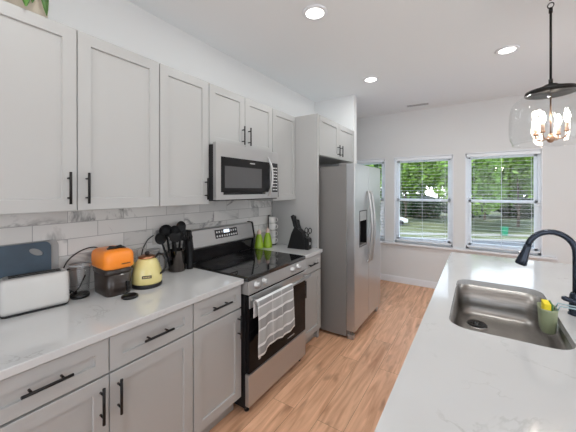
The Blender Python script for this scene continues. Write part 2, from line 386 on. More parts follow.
def blind(x0, x1, label, tilt, tilt_low=None):
    a = (x1-x0)/2-.022; h = WZ1-WZ0-.02
    r = thing('window_blind', label, 'window blind', ((x0+x1)/2, YB+.002, WZ0), 0, 'white slatted blinds in the far windows')
    obj('headrail', bx(-a, a, -.022, .022, h-.045, h), 'slat', r, .003)
    bm = BM(); z = h-.075; n = 0
    while z > .075:
        t = tilt if (z > h/2 or tilt_low is None) else tilt_low
        box(bm, -a+.004, a-.004, -.019, .019, -.001, .001, Matrix.Translation((0, 0, z)) @ Matrix.Rotation(t, 4, 'X')); z -= .0500
    o = obj('slats', bm, 'slat', r)
    obj('bottom_rail', bx(-a+.003, a-.003, -.022, .022, .035, .055), 'slat', r, .003)
    for x in (-a*.78, 0, a*.78):
        bm = BM()
        tube(bm, [(x, -.0235, .05), (x, -.0235, h-.04)], .0011, 5); tube(bm, [(x, .0235, .05), (x, .0235, h-.04)], .0011, 5)
        obj('ladder_cord', bm, 'slat', r)
    bm = BM(); tube(bm, [(-a+.05, -.03, h-.55), (-a+.05, -.03, h-.03)], .004, 6); obj('tilt_wand', bm, 'slat', r)
for i, (a, b) in enumerate(WINS): window(i+1, a, b)
blind(*WINS[0], 'white slatted blind in the leftmost far window, partly behind the refrigerator', .06, 1.0)
blind(*WINS[1], 'white slatted blind in the middle far window', .04, -.09)
blind(*WINS[2], 'white slatted blind in the rightmost far window, behind the black faucet', .04, -.09)

# ------------------------------------------------------------------ cabinets
def shaker(y0, y1, z0, z1, xb, xf, st=.057):
    bm = BM()
    box(bm, xb, xf-.009, y0+.01, y1-.01, z0+.01, z1-.01)
    # frame with a mitred inner edge
    def ring(x, d): return [(x, y0+d, z0+d), (x, y1-d, z0+d), (x, y1-d, z1-d), (x, y0+d, z1-d)]
    loft(bm, [ring(xb, 0), ring(xf-.0015, 0), ring(xf, .0015), ring(xf, st), ring(xf-.009, st+.003)], cap1=False, smooth=False)
    return bm
def pull(parent, x, y, z, vertical=True, ln=.152):
    bm = BM(); h = ln/2
    def P(t): return (x+.032, y, z+t) if vertical else (x+.032, y+t, z)
    tube(bm, [P(-h), P(h)], .006, 10)
    for t in (-h*.62, h*.62):
        p = P(t); tube(bm, [(x-.001, p[1], p[2]), p], .0045, 8)
    return obj('handle', bm, 'black', parent)
def base_cab(y0, y1, label, doors, drawers=None, x=.63, hside=1):
    """base unit standing on the floor against the left wall, y0..y1"""
    r = thing('base_cabinet', label, 'cabinet', (.011, y0, 0), 0, 'grey base cabinets under the left worktop')
    w = y1-y0; D = x-.021-.011
    bm = BM(); box(bm, 0, D, .001, w-.001, .105, .880)
    obj('body', bm, 'cab', r)
    obj('toe_kick', bx(0, D-.055, .001, w-.001, 0, .105), 'cabdark', r)
    n = len(doors)
    for i, hs in enumerate(doors):
        a = w*i/n+.0022; b = w*(i+1)/n-.0022
        dr = obj('drawer', shaker(a, b, .722, .872, D+.001, D+.020, .052), 'cab', r)
        pull(dr, D+.020, (a+b)/2, .800, False)
        d = obj('door', shaker(a, b, .118, .712, D+.001, D+.020), 'cab', r)
        pull(d, D+.020, (b-.033 if hs > 0 else a+.033), .607)
    return r
base_cab(-.72, .170, 'grey double base cabinet at the near end, almost out of the frame', (1, -1))
base_cab(.172, 1.0445, 'grey double base cabinet with two drawers, below the white toaster and orange juicer', (1, -1))
base_cab(1.0475, 1.436, 'grey single-door base cabinet directly left of the stove', (1,))
base_cab(2.214, 2.603, 'grey base cabinet between stove and refrigerator', (-1,))
def wall_cab(y0, y1, z0, z1, label, doors, hz=None):
    r = thing('wall_cabinet', label, 'cabinet', (.002 if z0 < 1.45 else .001, y0, z0), 0, 'grey wall cabinets above the left worktop')
    w = y1-y0; D = .308; h = z1-z0
    obj('body', bx(0, D, .001, w-.001, 0, h), 'cab', r)
    n = len(doors)
    for i, hs in enumerate(doors):
        a = w*i/n+.0022; b = w*(i+1)/n-.0022
        d = obj('door', shaker(a, b, .004, h-.004, D+.001, D+.020), 'cab', r)
        pull(d, D+.020, (b-.036 if hs > 0 else a+.036), .113 if hz is None else hz)
    return r
ZB, ZT = 1.405, 2.292
wall_cab(-.72, .168, ZB, ZT, 'grey double wall cabinet at the near end, out past the left of the frame', (1, -1))
wall_cab(.170, 1.033, ZB, ZT, 'large grey wall cabinet with two doors at upper left, above toaster and juicer', (1, -1))
wall_cab(1.035, 1.420, ZB, ZT, 'narrow single-door grey wall cabinet directly left of the microwave', (1,))
wall_cab(1.422, 2.190, 1.842, ZT, 'short two-door grey wall cabinet on top of the microwave', (1, -1), .115)
wall_cab(2.192, 2.603, ZB, ZT, 'grey single-door wall cabinet right of the microwave, beside the tall panel', (-1,))
tag(obj('end_panel', bx(.011, .590, 2.605, 2.640, .0, ZT), 'cab', None, .001), 'tall grey panel separating the worktop from the refrigerator', 'panel')
# cabinet above the fridge
r = thing('fridge_top_cabinet', 'grey two-door cabinet high above the refrigerator', 'cabinet', (.001, 2.642, 1.87))
obj('body', bx(0, .572, 0, .998, 0, ZT-1.87), 'cab', r)
for a, b, hs in ((.003, .497, 1), (.503, .995, -1)):
    d = obj('door', shaker(a, b, .004, ZT-1.87-.004, .573, .593), 'cab', r)
    pull(d, .593, b-.04 if hs > 0 else a+.04, .095, True, .13)

# worktops
def slab(name, x0, x1, y0, y1, label):
    return tag(obj(name, bx(x0, x1, y0, y1, .882, .914), 'quartz', None, .003), label, 'worktop')
slab('worktop', .0095, .650, -.72, 1.4385, 'long white quartz worktop on the left, carrying toaster, juicer and kettle')
slab('worktop', .0095, .650, 2.2115, 2.6035, 'short white quartz worktop between stove and refrigerator, holding the knife block')

# ------------------------------------------------------------------ kitchen island
IX0, IX1, IY0, IY1 = 1.747, 2.86, -.35, 3.145
SK = rrect(1.848, 2.275, 1.438, 2.243, .085, 8)
bm = BM(); holed(bm, [(IX0, IY0), (IX1, IY0), (IX1, IY1), (IX0, IY1)], [SK], .882, .914)
tag(obj('island_worktop', bm, 'quartz', None), 'large white quartz island worktop with the sink cut into it', 'worktop')
r = thing('island_cabinet', 'island base cabinet under the white island worktop with the sink', 'cabinet', (IX0+.03, IY0+.03, 0))
LW, LY = .60, IY1-IY0-.06
bm = BM()
box(bm, .02, LW, 0, LY, .105, .20); box(bm, .02, .045, 0, LY, .20, .880); box(bm, LW+.1, LW+.12, 0, LY, 0, .880)
for a in (0, LY-.02): box(bm, .02, LW+.1, a, a+.02, 0, .880)
obj('body', bm, 'islandcab', r)
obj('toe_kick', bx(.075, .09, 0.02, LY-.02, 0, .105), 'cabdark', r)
for i in range(7):
    a = LY*i/7+.003; b = LY*(i+1)/7-.003
    bm = shaker(a, b, .118, .872, 0, .020); bmesh.ops.scale(bm, vec=(-1, 1, 1), verts=bm.verts); bmesh.ops.translate(bm, vec=(.020, 0, 0), verts=bm.verts)
    d = obj('door', bm, 'islandcab', r)
    bm = BM(); y = b-.04 if i % 2 == 0 else a+.04
    tube(bm, [(-.032, y, .68), (-.032, y, .83)], .006, 10)
    for z in (.71, .80): tube(bm, [(-.032, y, z), (.001, y, z)], .0045, 8)
    obj('handle', bm, 'black', d)

# sink bowl
r = thing('kitchen_sink', 'undermount stainless steel sink set in the white island worktop', 'sink', (2.0615, 1.8405, .68))
def SL(x0, x1, y0, y1, rr, z): return [(x-2.0615, y-1.8405, z-.68) for x, y in rrect(x0, x1, y0, y1, rr, 8)]
bm = BM()
sx = [(-.014, .881, .095), (-.014, .872, .095), (.003, .880, .085), (.004, .74, .085), (.010, .715, .082), (.028, .700, .07), (.06, .696, .05)]
loft(bm, [SL(1.848-.014, 2.275+.014, 1.438-.014, 2.243+.014, .095, .8815)] +
     [SL(1.848+d, 2.275-d, 1.438+d, 2.243-d, rr, z) for d, z, rr in ((.004, .8812, .08), (.007, .76, .08), (.011, .735, .078), (.022, .712, .07), (.040, .700, .06), (.07, .696, .04))], cap0=False, cap1=True)
o = obj('bowl', bm, 'sinksteel', r)
sm = o.modifiers.new('wall', 'SOLIDIFY'); sm.thickness = .0012; sm.offset = 1
bm = BM(); lathe(bm, [(0, .0185), (.05, .0185), (.052, .022), (.056, .022), (.057, .0165)], -.105, .215, 28)
obj('drain_flange', bm, 'chrome', r)
bm = BM(); lathe(bm, [(0, .036), (.014, .036), (.017, .027), (.034, .024), (.046, .030), (.050, .026), (.046, .0195), (0, .0195)], -.105, .215, 28)
for k in range(6):
    c, s_ = math.cos(k*PI/3), math.sin(k*PI/3)
    tube(bm, [(-.105+c*.015, .215+s_*.015, .025), (-.105+c*.040, .215+s_*.040, .026)], .003, 6)
obj('drain_strainer', bm, 'blackp', r)

# faucet
r = thing('faucet', 'black gooseneck pull-down faucet standing behind the sink', 'faucet', (2.352, 1.885, .914))
bm = BM(); lathe(bm, [(0, 0), (.030, 0), (.030, .006), (.026, .010), (.0245, .085), (.0225, .095), (.018, .105), (0, .105)], 0, 0, 28)
obj('base', bm, 'faucet', r)
bm = BM(); pts = [(0, 0, .10), (0, 0, .18), (0, 0, .27)]
R_ = .090
for i in range(1, 17):
    t = PI*.93*i/16; pts.append((-R_+R_*math.cos(t), 0, .29+R_*1.08*math.sin(t)))
tube(bm, pts, .0135, 16)
obj('spout', bm, 'faucet', r)
a = Vector(pts[-1]); d = (a-Vector(pts[-2])).normalized()
bm = BM(); tube(bm, [a-d*.004, a+d*.012, a+d*.03, a+d*.075, a+d*.10, a+d*.104], [.0155, .0165, .017, .023, .026, .022], 20)
hd = obj('spray_head', bm, 'faucet', r)
bm = BM(); p = a+d*.035; tube(bm, [p+Vector((-.019, 0, 0)), p+Vector((-.023, 0, .0))+d*.012], .005, 8); obj('spray_button', bm, 'chrome', hd)
bm = BM(); tube(bm, [(0, -.018, .055), (0, -.048, .058)], .013, 14); tube(bm, [(0, -.036, .058), (-.018, -.044, .074), (-.050, -.046, .084), (-.060, -.046, .085)], [.010, .010, .012, .006], 12)
obj('lever', bm, 'faucet', r)

# sponge holder hanging on the sink edge + sponge
r = thing('sponge_holder', 'small olive green sponge holder hanging inside the right side of the sink', 'sponge holder', (2.232, 1.775, .852))
bm = BM()
o_ = lambda x, y, rr, z: [(px, py, z) for px, py in rrect(-x, x, -y, y, rr, 5)]
loft(bm, [o_(.022, .042, .020, 0), o_(.027, .048, .024, .008), o_(.033, .056, .028, .105), o_(.034, .057, .029, .112), o_(.031, .054, .026, .112), o_(.024, .045, .02, .010)])
obj('cup', bm, 'olive', r)
bm = BM()
for s_ in (-.022, .022):
    tube(bm, [(.030, s_, .100), (.040, s_, .130), (.075, s_*.9, .128), (.125, s_*.7, .126)], .0035, 8)
tube(bm, [(.125, -.0154, .126), (.133, 0, .126), (.125, .0154, .126)], .0035, 8)
obj('hook', bm, 'blue', r)
r = thing('sponge', 'yellow sponge sticking up out of the olive holder', 'sponge', (2.232, 1.775, .868))
obj('foam', bx(-.017, .009, -.036, .036, 0, .118), 'sponge', r, .004)
obj('scouring_pad', bx(.0095, .016, -.036, .036, 0, .118), 'spongegreen', r, .002)

# ------------------------------------------------------------------ refrigerator
FX, FY = .864, 2.73
r = thing('refrigerator', 'tall stainless side-by-side refrigerator with dark grey side', 'refrigerator', (.03, FY, 0))
w = .905; X0 = FX-.03
obj('case', bx(0, X0-.012, 0, w, .03, 1.755), 'greycase', r, .004)
obj('hinge_cover', bx(X0-.10, X0+.03, .02, .10, 1.755, 1.785), 'greycase', r, .004)
obj('hinge_cover', bx(X0-.10, X0+.03, w-.10, w-.02, 1.755, 1.785), 'greycase', r, .004)
obj('grille', bx(X0-.05, X0+.015, .03, w-.03, .02, .088), 'greycase', r, .003)
XD = .941-.03; SP = .432
# left door built around the dispenser opening
DY0, DY1, DZ0, DZ1 = .135, .362, .915, 1.295
bm = BM()
def doorpoly(y0, y1): return [(X0-.010, y0), (XD-.008, y0), (XD-.002, y0+.006), (XD, y0+.02), (XD, y1-.008), (XD-.003, y1-.002), (XD-.008, y1), (X0-.010, y1)]
prism(bm, doorpoly(0, SP), 'z', .095, DZ0); prism(bm, doorpoly(0, SP), 'z', DZ1, 1.775)
prism(bm, [(X0-.01, 0), (XD-.008, 0), (XD-.002, .006), (XD, .02), (XD, DY0), (X0-.01, DY0)], 'z', DZ0, DZ1)
prism(bm, [(X0-.01, DY1), (XD, DY1), (XD, SP-.008), (XD-.003, SP-.002), (XD-.008, SP), (X0-.01, SP)], 'z', DZ0, DZ1)
fd = obj('freezer_door', bm, 'fsteel', r)
bm = BM(); t = .010
for a, b, c, d_ in ((DY0, DY0+t, DZ0, DZ1), (DY1-t, DY1, DZ0, DZ1), (DY0, DY1, DZ0, DZ0+t), (DY0, DY1, DZ1-t, DZ1)): box(bm, X0+.015, XD+.002, a, b, c, d_)
box(bm, X0+.0, X0+.016, DY0, DY1, DZ0, DZ1)
dp = obj('dispenser', bm, 'blackp', fd)
obj('control_panel', bx(X0+.016, XD+.001, DY0+t, DY1-t, 1.185, DZ1-t), 'steel', dp, .003)
obj('drip_tray', bx(X0+.016, XD+.002, DY0+t, DY1-t, DZ0+t, DZ0+.02), 'greycase', dp)
obj('paddle', bx(X0+.030, X0+.036, .205, .275, 1.02, 1.13), 'greycase', dp, .002)
bm = BM()
prism(bm, [(p[0], w-(p[1]-SP-.008)) if 0 else p for p in [(X0-.010, SP+.008), (XD-.008, SP+.008), (XD-.003, SP+.010), (XD, SP+.016), (XD, w-.02), (XD-.002, w-.006), (XD-.008, w), (X0-.010, w)]], 'z', .095, 1.775)
rd = obj('fridge_door', bm, 'fsteel', r)
obj('door_gasket', bx(X0-.011, X0-.004, .004, w-.004, .10, 1.77), 'gap', r)
def fhandle(par, y):
    bm = BM(); pts = []
    for i in range(15):
        u = i/14; z = .72+u*(1.49-.72); pts.append((XD+.012+.040*math.sin(PI*u)**.8, y, z))
    pts = [(XD-.002, y, .725)]+pts+[(XD-.002, y, 1.485)]
    tube(bm, pts, .013, 12); return obj('handle', bm, 'steel', par)
fhandle(fd, SP-.045); fhandle(rd, SP+.053)
for y in (.05, w-.05):
    for x in (X0+.02, .05):
        bm = BM(); box(bm, x-.03, x+.03, y-.028, y+.028, 0, .045); obj('foot', bm, 'steel' if x > .1 else 'greycase', r, .004)

# ------------------------------------------------------------------ range
RY0 = 1.444; RW = .762
r = thing('range', 'freestanding stainless electric stove with black glass top and oven door', 'stove', (.012, RY0, 0))
obj('body', bx(.03, .640, .002, RW-.002, .035, .895), 'blackp', r, .002)
obj('cooktop', bx(.055, .672, .0, RW, .895, .926), 'bglass', r, .006, 3)
for (x, y, rr) in ((.46, .20, .105), (.46, .57, .085), (.23, .20, .08), (.23, .57, .105), (.23, .385, .05)):
    bm = BM()
    for q in ((rr, rr-.0025), (rr*.62, rr*.62-.002)):
        lathe(bm, [(q[0], .9262), (q[0], .9266), (q[1], .9266), (q[1], .9262)], x, y, 40, closed=True)
    obj('burner_ring', bm, 'burner', r)
# control fascia
bm = BM(); prism(bm, [(.60, .805), (.672, .805), (.678, .815), (.668, .893), (.60, .893)], 'y', 0, RW)
fa = obj('control_fascia', bm, 'steel', r, .002)
for y in (.085, .170, .540, .630):
    bm = BM()
    ax = Matrix.Translation((.672, y, .855)) @ Matrix.Rotation(PI/2-.12, 4, 'Y')
    lathe(bm, [(0, -.004), (.027, -.004), (.027, .003), (.022, .006), (.021, .026), (.018, .030), (0, .030)], 0, 0, 24)
    box(bm, -.019, .019, -.005, .005, .028, .037)
    bmesh.ops.transform(bm, matrix=ax, verts=bm.verts); obj('knob', bm, 'steel', r)
# oven door
dr = obj('oven_door', bx(.642, .672, .006, RW-.006, .275, .795), 'oglass', r, .004)
obj('door_top_strip', bx(.670, .677, .006, RW-.006, .715, .797), 'steel', dr, .002)
bm = BM()
box(bm, .672, .6735, .11, RW-.11, .36, .66)
obj('oven_window', bm, 'oglass', dr)
bm = BM()
for k in range(12): box(bm, .6725, .6735, .47+k*.0085, .47+k*.0085+.005, .313, .321)
obj('lettering', bm, 'mark', dr)
bm = BM()
tube(bm, [(.727, .012, .762), (.727, RW-.012, .762)], .0135, 16)
for y in (.045, RW-.045): tube(bm, [(.672, y, .762), (.727, y, .762)], .011, 12)
obj('handle', bm, 'steel', dr)
obj('storage_drawer', bx(.600, .672, .004, RW-.004, .052, .268), 'steel', r, .005)
for x in (.08, .62):
    for y in (.04, RW-.04):
        bm = BM(); lathe(bm, [(0, 0), (.018, 0), (.018, .012), (.010, .014), (.010, .04), (0, .04)], x, y, 14); obj('foot', bm, 'blackp', r)
# backguard
bm = BM(); prism(bm, [(.002, .926), (.062, .926), (.070, .985), (.078, 1.03), (.056, 1.036), (.002, 1.036)], 'y', .004, RW-.004)
bk = obj('backguard_base', bm, 'bglass', r, .003)
bm = BM(); prism(bm, [(.002, 1.036), (.078, 1.036), (.088, 1.045), (.088, 1.055), (.060, 1.180), (.052, 1.188), (.002, 1.188)], 'y', .022, RW-.022)
bg_ = obj('backguard', bm, 'steel', r, .003)
for a in (0, RW-.022):
    bm = BM(); prism(bm, [(.0, .93), (.080, .93), (.092, 1.045), (.064, 1.185), (.054, 1.194), (.0, 1.194)], 'y', a, a+.022); obj('end_cap', bm, 'blackp', r, .003)
def slope(y0, y1, s0, s1, off0, off1):   # patch on the slanted face, s from 0 bottom to 1 top
    def P(s, o): return (.088+(.060-.088)*s+o, 1.055+(1.180-1.055)*s)
    bm = BM(); a0 = P(s0, off0); a1 = P(s1, off0); b1 = P(s1, off1); b0 = P(s0, off1)
    prism(bm, [a0, b0, b1, a1], 'y', y0, y1); return bm
dsp = obj('display', slope(.255, .525, .30, .88, -.004, .001), 'lcd', bg_)
bm = BM()
for row in (.38, .66):
    for k in range(9):
        if row > .6 and 3 <= k <= 5: continue
        def P(s): return (.088-.028*s+.0012, 1.055+.125*s)
        a, b = P(row), P(row+.12); y = .268+k*.0285
        prism(bm, [a, (a[0]+.0006, a[1]), (b[0]+.0006, b[1]), b], 'y', y, y+.016)
obj('key_legends', bm, 'pale', dsp)
obj('clock', slope(.355, .425, .62, .84, .0008, .002), emis('clock_glow', (.8, .9, 1), .8), dsp)

# towel on the oven handle
def towel():
    bm = BM(); uv = bm.loops.layers.uv.new('UVMap'); NX, NV = 40, 56
    ox = .727+.012; hz = .762; rr = .0175
    back = .10; front = .318; arc = PI*rr; tot = back+arc+front
    grid = []
    for j in range(NV+1):
        s = tot*j/NV; row = []
        for i in range(NX+1):
            u = i/NX; y = 1.452+u*.432
            if s < back: x = ox-rr; z = hz-(back-s); k = 0
            elif s < back+arc:
                t = PI*(s-back)/arc; x = ox-rr*math.cos(t); z = hz+rr*math.sin(t); k = 0
            else:
                q = (s-back-arc); k = q/front; z = hz-q; x = ox+rr
            wv = .0065*math.sin(u*14+.6)+.0045*math.sin(u*27+2+k*2)
            x += max(-.004, wv+.004)*min(1, k*2.0)+(.004*k)
            y += (.012*k*(1-2*u)*-.2)+.004*math.sin(k*6+u*3)*k
            z += (-.012*math.sin(u*9+1)*k*k)-(.018*(1-u))*k*k
            row.append((bm.verts.new((x, y, z)), (u, 1-max(0, (s-back-arc/2))/(front+arc/2))))
        grid.append(row)
    for j in range(NV):
        for i in range(NX):
            q = [grid[j][i], grid[j][i+1], grid[j+1][i+1], grid[j+1][i]]
            f = bm.faces.new([a[0] for a in q]); f.smooth = True
            for lp, a in zip(f.loops, q): lp[uv].uv = a[1]
    r = thing('dish_towel', 'grey and white striped sheer dish towel hanging over the oven handle', 'towel', (.76, 1.67, .44))
    bmesh.ops.translate(bm, vec=(-.76, -1.67, -.44), verts=bm.verts)
    o = obj('cloth', bm, 'towel', r); m_ = o.modifiers.new('thick', 'SOLIDIFY'); m_.thickness = .0018; m_.offset = 0
    obj('care_tag', bx(.0, .0012, -.212, -.190, -.042, -.018), 'white', r)
towel()

# ------------------------------------------------------------------ microwave
r = thing('microwave', 'stainless over-the-range microwave hung below the short wall cabinet', 'microwave', (.011, 1.4215, 1.437))
w = .768; h = .402; D = .355
obj('body', bx(0, D, 0, w, 0, h), 'blackp', r, .002)
bm = BM(); box(bm, D, D+.030, .004, .655, .0, .036); box(bm, D, D+.030, .004, .655, h-.085, h+.017); box(bm, D, D+.030, .004, .075, .036, h-.085); box(bm, D, D+.030, .575, .655, .036, h-.085)
dr = obj('door', bm, 'steel', r)
obj('window_surround', bx(D+.002, D+.031, .050, .640, .055, h-.083), 'mwblack', dr, .002)
obj('window_mesh', bx(D+.020, D+.0318, .088, .520, .088, h-.150), 'mwin', dr)
bm = BM()
for k in range(10): box(bm, D+.0308, D+.0318, .37+k*.0062, .37+k*.0062+.004, h-.116, h-.108)
obj('lettering', bm, 'mark', dr)
bm = BM(); pts = []
for i in range(13):
    u = i/12; pts.append((D+.034+.045*math.sin(PI*u)**.8, .612, .030+u*(h-.075)))
tube(bm, [(D+.026, .612, .028)]+pts+[(D+.026, .612, h-.043)], .0105, 12)
obj('handle', bm, 'steel', dr)
cp = obj('control_panel', bx(D, D+.030, .659, w-.002, .0, h+.017), 'steel', r, .003)
kp = obj('keypad', bx(D+.026, D+.0315, .672, w-.014, .055, h-.085), 'lcd', cp)
bm = BM()
for a in range(3):
    for b in range(8): box(bm, D+.0315, D+.0322, .679+a*.025, .679+a*.025+.017, .070+b*.028, .070+b*.028+.012)
obj('keys', bm, 'pale', kp)
obj('vent_strip', bx(.02, D+.02, .01, w-.01, -.008, 0), 'blackp', r)

# ------------------------------------------------------------------ worktop objects
CT = .9145
def label_bars(bm, n, y, z, x, dw=.006, hh=.007, gap=.0025):
    for k in range(n): box(bm, x-.0004, x+.0006, y+k*(dw+gap), y+k*(dw+gap)+dw, z, z+hh)
# toaster
r = thing('toaster', 'long slim white toaster in front of the cutting boards', 'toaster', (.107, .503, CT), -.17); r.scale = (1, 1, .97)
P_ = lambda x, y, rr, z: [(a, b, z) for a, b in rrect(-x, x, -y, y, rr, 6)]
bm = BM(); loft(bm, [P_(.052, .128, .022, .012), P_(.056, .132, .026, .03), P_(.055, .130, .026, .150), P_(.0535, .128, .025, .166), P_(.050, .124, .023, .176), P_(.045, .118, .020, .180)])
sh = obj('shell', bm, 'white', r)
obj('slot_surround', bx(-.034, .034, -.108, .108, .1805, .1825), 'greyboard', sh)
bm = BM(); box(bm, -.028, -.005, -.098, .098, .1825, .1835); box(bm, .005, .028, -.098, .098, .1825, .1835); obj('bread_slot', bm, 'gap', sh)
bm = BM(); loft(bm, [P_(.050, .124, .022, 0), P_(.054, .130, .024, .012)]); obj('base', bm, 'blackp', r)
bm = BM(); box(bm, -.016, .016, -.150, -.132, .085, .115); obj('lever', bm, 'white', r, .005)
bm = BM(); tube(bm, [(.030, -.134, .02), (.036, -.150, .04), (.036, -.152, .09), (.030, -.140, .12)], .005, 8); obj('side_handle', bm, 'chrome', r)
# cutting boards leaning on the wall
def board(label, y0, y1, h, m, xf, tilt, hole):
    r = thing('cutting_board', label, 'cutting board', (xf, (y0+y1)/2, CT+.002), 0, None)
    a = (y1-y0)/2; bm = BM()
    outer = [(y, z) for y, z in rrect(-a, a, 0, h, .03, 6)]
    hs = []
    if hole:
        hs = [[(a-.062+.030*math.cos(t)*.95, h-.050+.017*math.sin(t)-.012*math.cos(t)) for t in [2*PI*k/20 for k in range(20)]]]
    holed(bm, outer, hs, 0, .008)
    rot = Matrix.Rotation(-tilt, 4, 'Y') @ Matrix(((0, 0, 1, 0), (1, 0, 0, 0), (0, 1, 0, 0), (0, 0, 0, 1)))
    bmesh.ops.transform(bm, matrix=rot, verts=bm.verts)
    obj('board', bm, m, r, .0015)
    return r
board('blue-grey cutting board with an oval handle hole, front of the two leaning behind the toaster', .215, .590, .318, 'blueboard', .034, .045, True)
board('light grey cutting board leaning behind the blue-grey one', .245, .626, .322, 'greyboard', .021, .035, False)

# clear pitcher
r = thing('glass_pitcher', 'clear pitcher with dark handle between toaster and orange juicer', 'pitcher', (.110, .694, CT))
bm = BM(); lathe(bm, [(0, .004), (.040, .004), (.043, .012), (.050, .175), (.052, .180), (.0495, .180), (.0475, .172), (.041, .016), (0, .012)], 0, 0, 32); obj('jar', bm, 'jar', r)
bm = BM(); lathe(bm, [(0, 0), (.042, 0), (.046, .008), (.045, .020), (.0425, .020), (.041, .004), (0, .004)], 0, 0, 32); obj('base_ring', bm, 'blackp', r)
bm = BM(); lathe(bm, [(.0525, .176), (.0545, .178), (.0545, .186), (.0515, .186)], 0, 0, 32, closed=True); obj('rim', bm, 'greyboard', r)
bm = BM(); tube(bm, [(-.010, -.048, .165), (-.02, -.072, .150), (-.02, -.078, .10), (-.012, -.066, .05), (-.004, -.042, .035)], .0055, 10); obj('handle', bm, 'blackp', r)
bm = BM(); tube(bm, [(-.02, -.02, .02), (.0, .0, .06), (.012, .022, .12)], .004, 8); obj('stirrer', bm, 'softblack', r)
# cords on the wall behind
def cord(label, pts, m='blackp', rad=.0035):
    # smooth through points
    P = [Vector(p) for p in pts]; out = []
    for i in range(len(P)-1):
        p0, p1, p2, p3 = P[max(i-1, 0)], P[i], P[i+1], P[min(i+2, len(P)-1)]
        for k in range(8):
            t = k/8; out.append(.5*((2*p1)+(-p0+p2)*t+(2*p0-5*p1+4*p2-p3)*t*t+(-p0+3*p1-3*p2+p3)*t**3))
    out.append(P[-1]); bm = BM(); tube(bm, out, rad, 8); return tag(obj('power_cord', bm, m), label, 'cord')
cord('black power cord arching up behind the clear pitcher to the juicer', [(.030, .700, CT+.004), (.026, .640, .99), (.024, .655, 1.09), (.024, .72, 1.15), (.030, .80, 1.165), (.034, .86, 1.12)])
cord('black power cord rising from the yellow kettle to the wall outlet', [(.205, 1.085, CT+.004), (.10, 1.088, .95), (.030, 1.090, 1.06), (.022, 1.13, 1.15), (.022, 1.18, 1.185)])

# orange juicer
r = thing('juicer', 'orange-topped juicer with smoked dark body', 'juicer', (.166, .838, CT), -.06); r.scale = (.93, .92, 1.0)
H_ = lambda x, y, rr, z: [(a, b, z) for a, b in rrect(-x, x, -y, y, rr, 6)]
bm = BM(); loft(bm, [H_(.108, .070, .038, .0), H_(.112, .073, .040, .008), H_(.116, .077, .042, .150)]); bd = obj('body', bm, 'smoke', r)
bm = BM(); loft(bm, [H_(.118, .079, .043, .122), H_(.120, .081, .044, .126), H_(.121, .082, .044, .152)]); obj('collar', bm, 'smoke', bd)
bm = BM(); loft(bm, [H_(.098, .060, .03, .004), H_(.104, .066, .03, .118)]); obj('inner_bowl', bm, 'softblack', bd)
bm = BM(); loft(bm, [H_(.122, .083, .044, .153), H_(.128, .088, .046, .163), H_(.127, .087, .046, .222), H_(.121, .082, .044, .240), H_(.105, .068, .036, .252), H_(.05, .03, .02, .255)]); ld = obj('lid', bm, 'orange', r)
bm = BM(); tube(bm, [(.030, -.040, .252), (.032, -.028, .264), (.040, .0, .261), (.044, .028, .266), (.046, .056, .250)], [.009, .010, .008, .010, .008], 10); obj('latch_handle', bm, 'blackp', ld)
bm = BM(); label_bars(bm, 7, .000, .176, .1285, .005, .006); obj('lettering', bm, 'blackp', ld)
bm = BM(); box(bm, .112, .130, .030, .046, .045, .075); tube(bm, [(.122, .038, .020), (.128, .038, .05)], .009, 10); obj('tap', bm, 'blackp', r, .002)
# jar cap
bm = BM(); lathe(bm, [(0, 0), (.036, 0), (.042, .004), (.042, .012), (.038, .015), (.031, .015), (.030, .011), (0, .011)], 0, 0, 32)
tag(obj('jar_lid', bm, 'blackp', loc=(.350, .842, CT)), 'small round black lid lying in front of the juicer', 'lid')
# kettle
r = thing('kettle', 'pale yellow retro kettle right of the orange juicer', 'kettle', (.232, 1.010, CT), -1.05)
r.scale = (1.08, 1.08, 1.10)
bm = BM(); lathe(bm, [(0, 0), (.078, 0), (.080, .004), (.080, .018), (.074, .022), (0, .022)], 0, 0, 40); obj('base', bm, 'blackp', r)
bm = BM(); lathe(bm, [(0, .022), (.079, .022), (.081, .030), (.080, .060), (.075, .090), (.066, .118), (.055, .143), (.045, .156), (0, .156)], 0, 0, 40); bd = obj('body', bm, 'yellow', r)
bm = BM(); lathe(bm, [(.0455, .157), (.0475, .160), (.046, .166), (.030, .172), (0, .174)], 0, 0, 32); lid = obj('lid', bm, 'rose', r)
bm = BM(); lathe(bm, [(0, .172), (.010, .172), (.014, .184), (.010, .192), (0, .193)], 0, 0, 16); obj('knob', bm, 'blackp', lid)
bm = BM(); prism(bm, [(-.024, -.0075), (.024, -.0075), (.024, .0075), (-.024, .0075)], 'x', -.002, .002)
bmesh.ops.transform(bm, matrix=Matrix.Rotation(.50, 4, 'Z') @ Matrix.Translation((.0785, .0, .066)) @ Matrix.Rotation(-.12, 4, 'Y'), verts=bm.verts); lb = obj('badge', bm, 'blackp', bd)
bm = BM(); label_bars(bm, 5, -.0195, -.003, .0025, .006, .006, .002); bmesh.ops.transform(bm, matrix=Matrix.Rotation(.50, 4, 'Z') @ Matrix.Translation((.0785, .0, .066)) @ Matrix.Rotation(-.12, 4, 'Y'), verts=bm.verts); obj('lettering', bm, 'gold', lb)
bm = BM(); tube(bm, [(-.01, .040, .155), (-.012, .062, .178), (-.012, .090, .175), (-.010, .108, .145), (-.006, .106, .105), (-.002, .086, .075), (0, .070, .062)], [.006, .007, .0075, .0075, .007, .006, .006], 10); obj('handle', bm, 'blackp', r)
bm = BM(); tube(bm, [(0, -.060, .10), (0, -.082, .118), (0, -.098, .140)], [.018, .013, .009], 14); obj('spout', bm, 'yellow', bd)
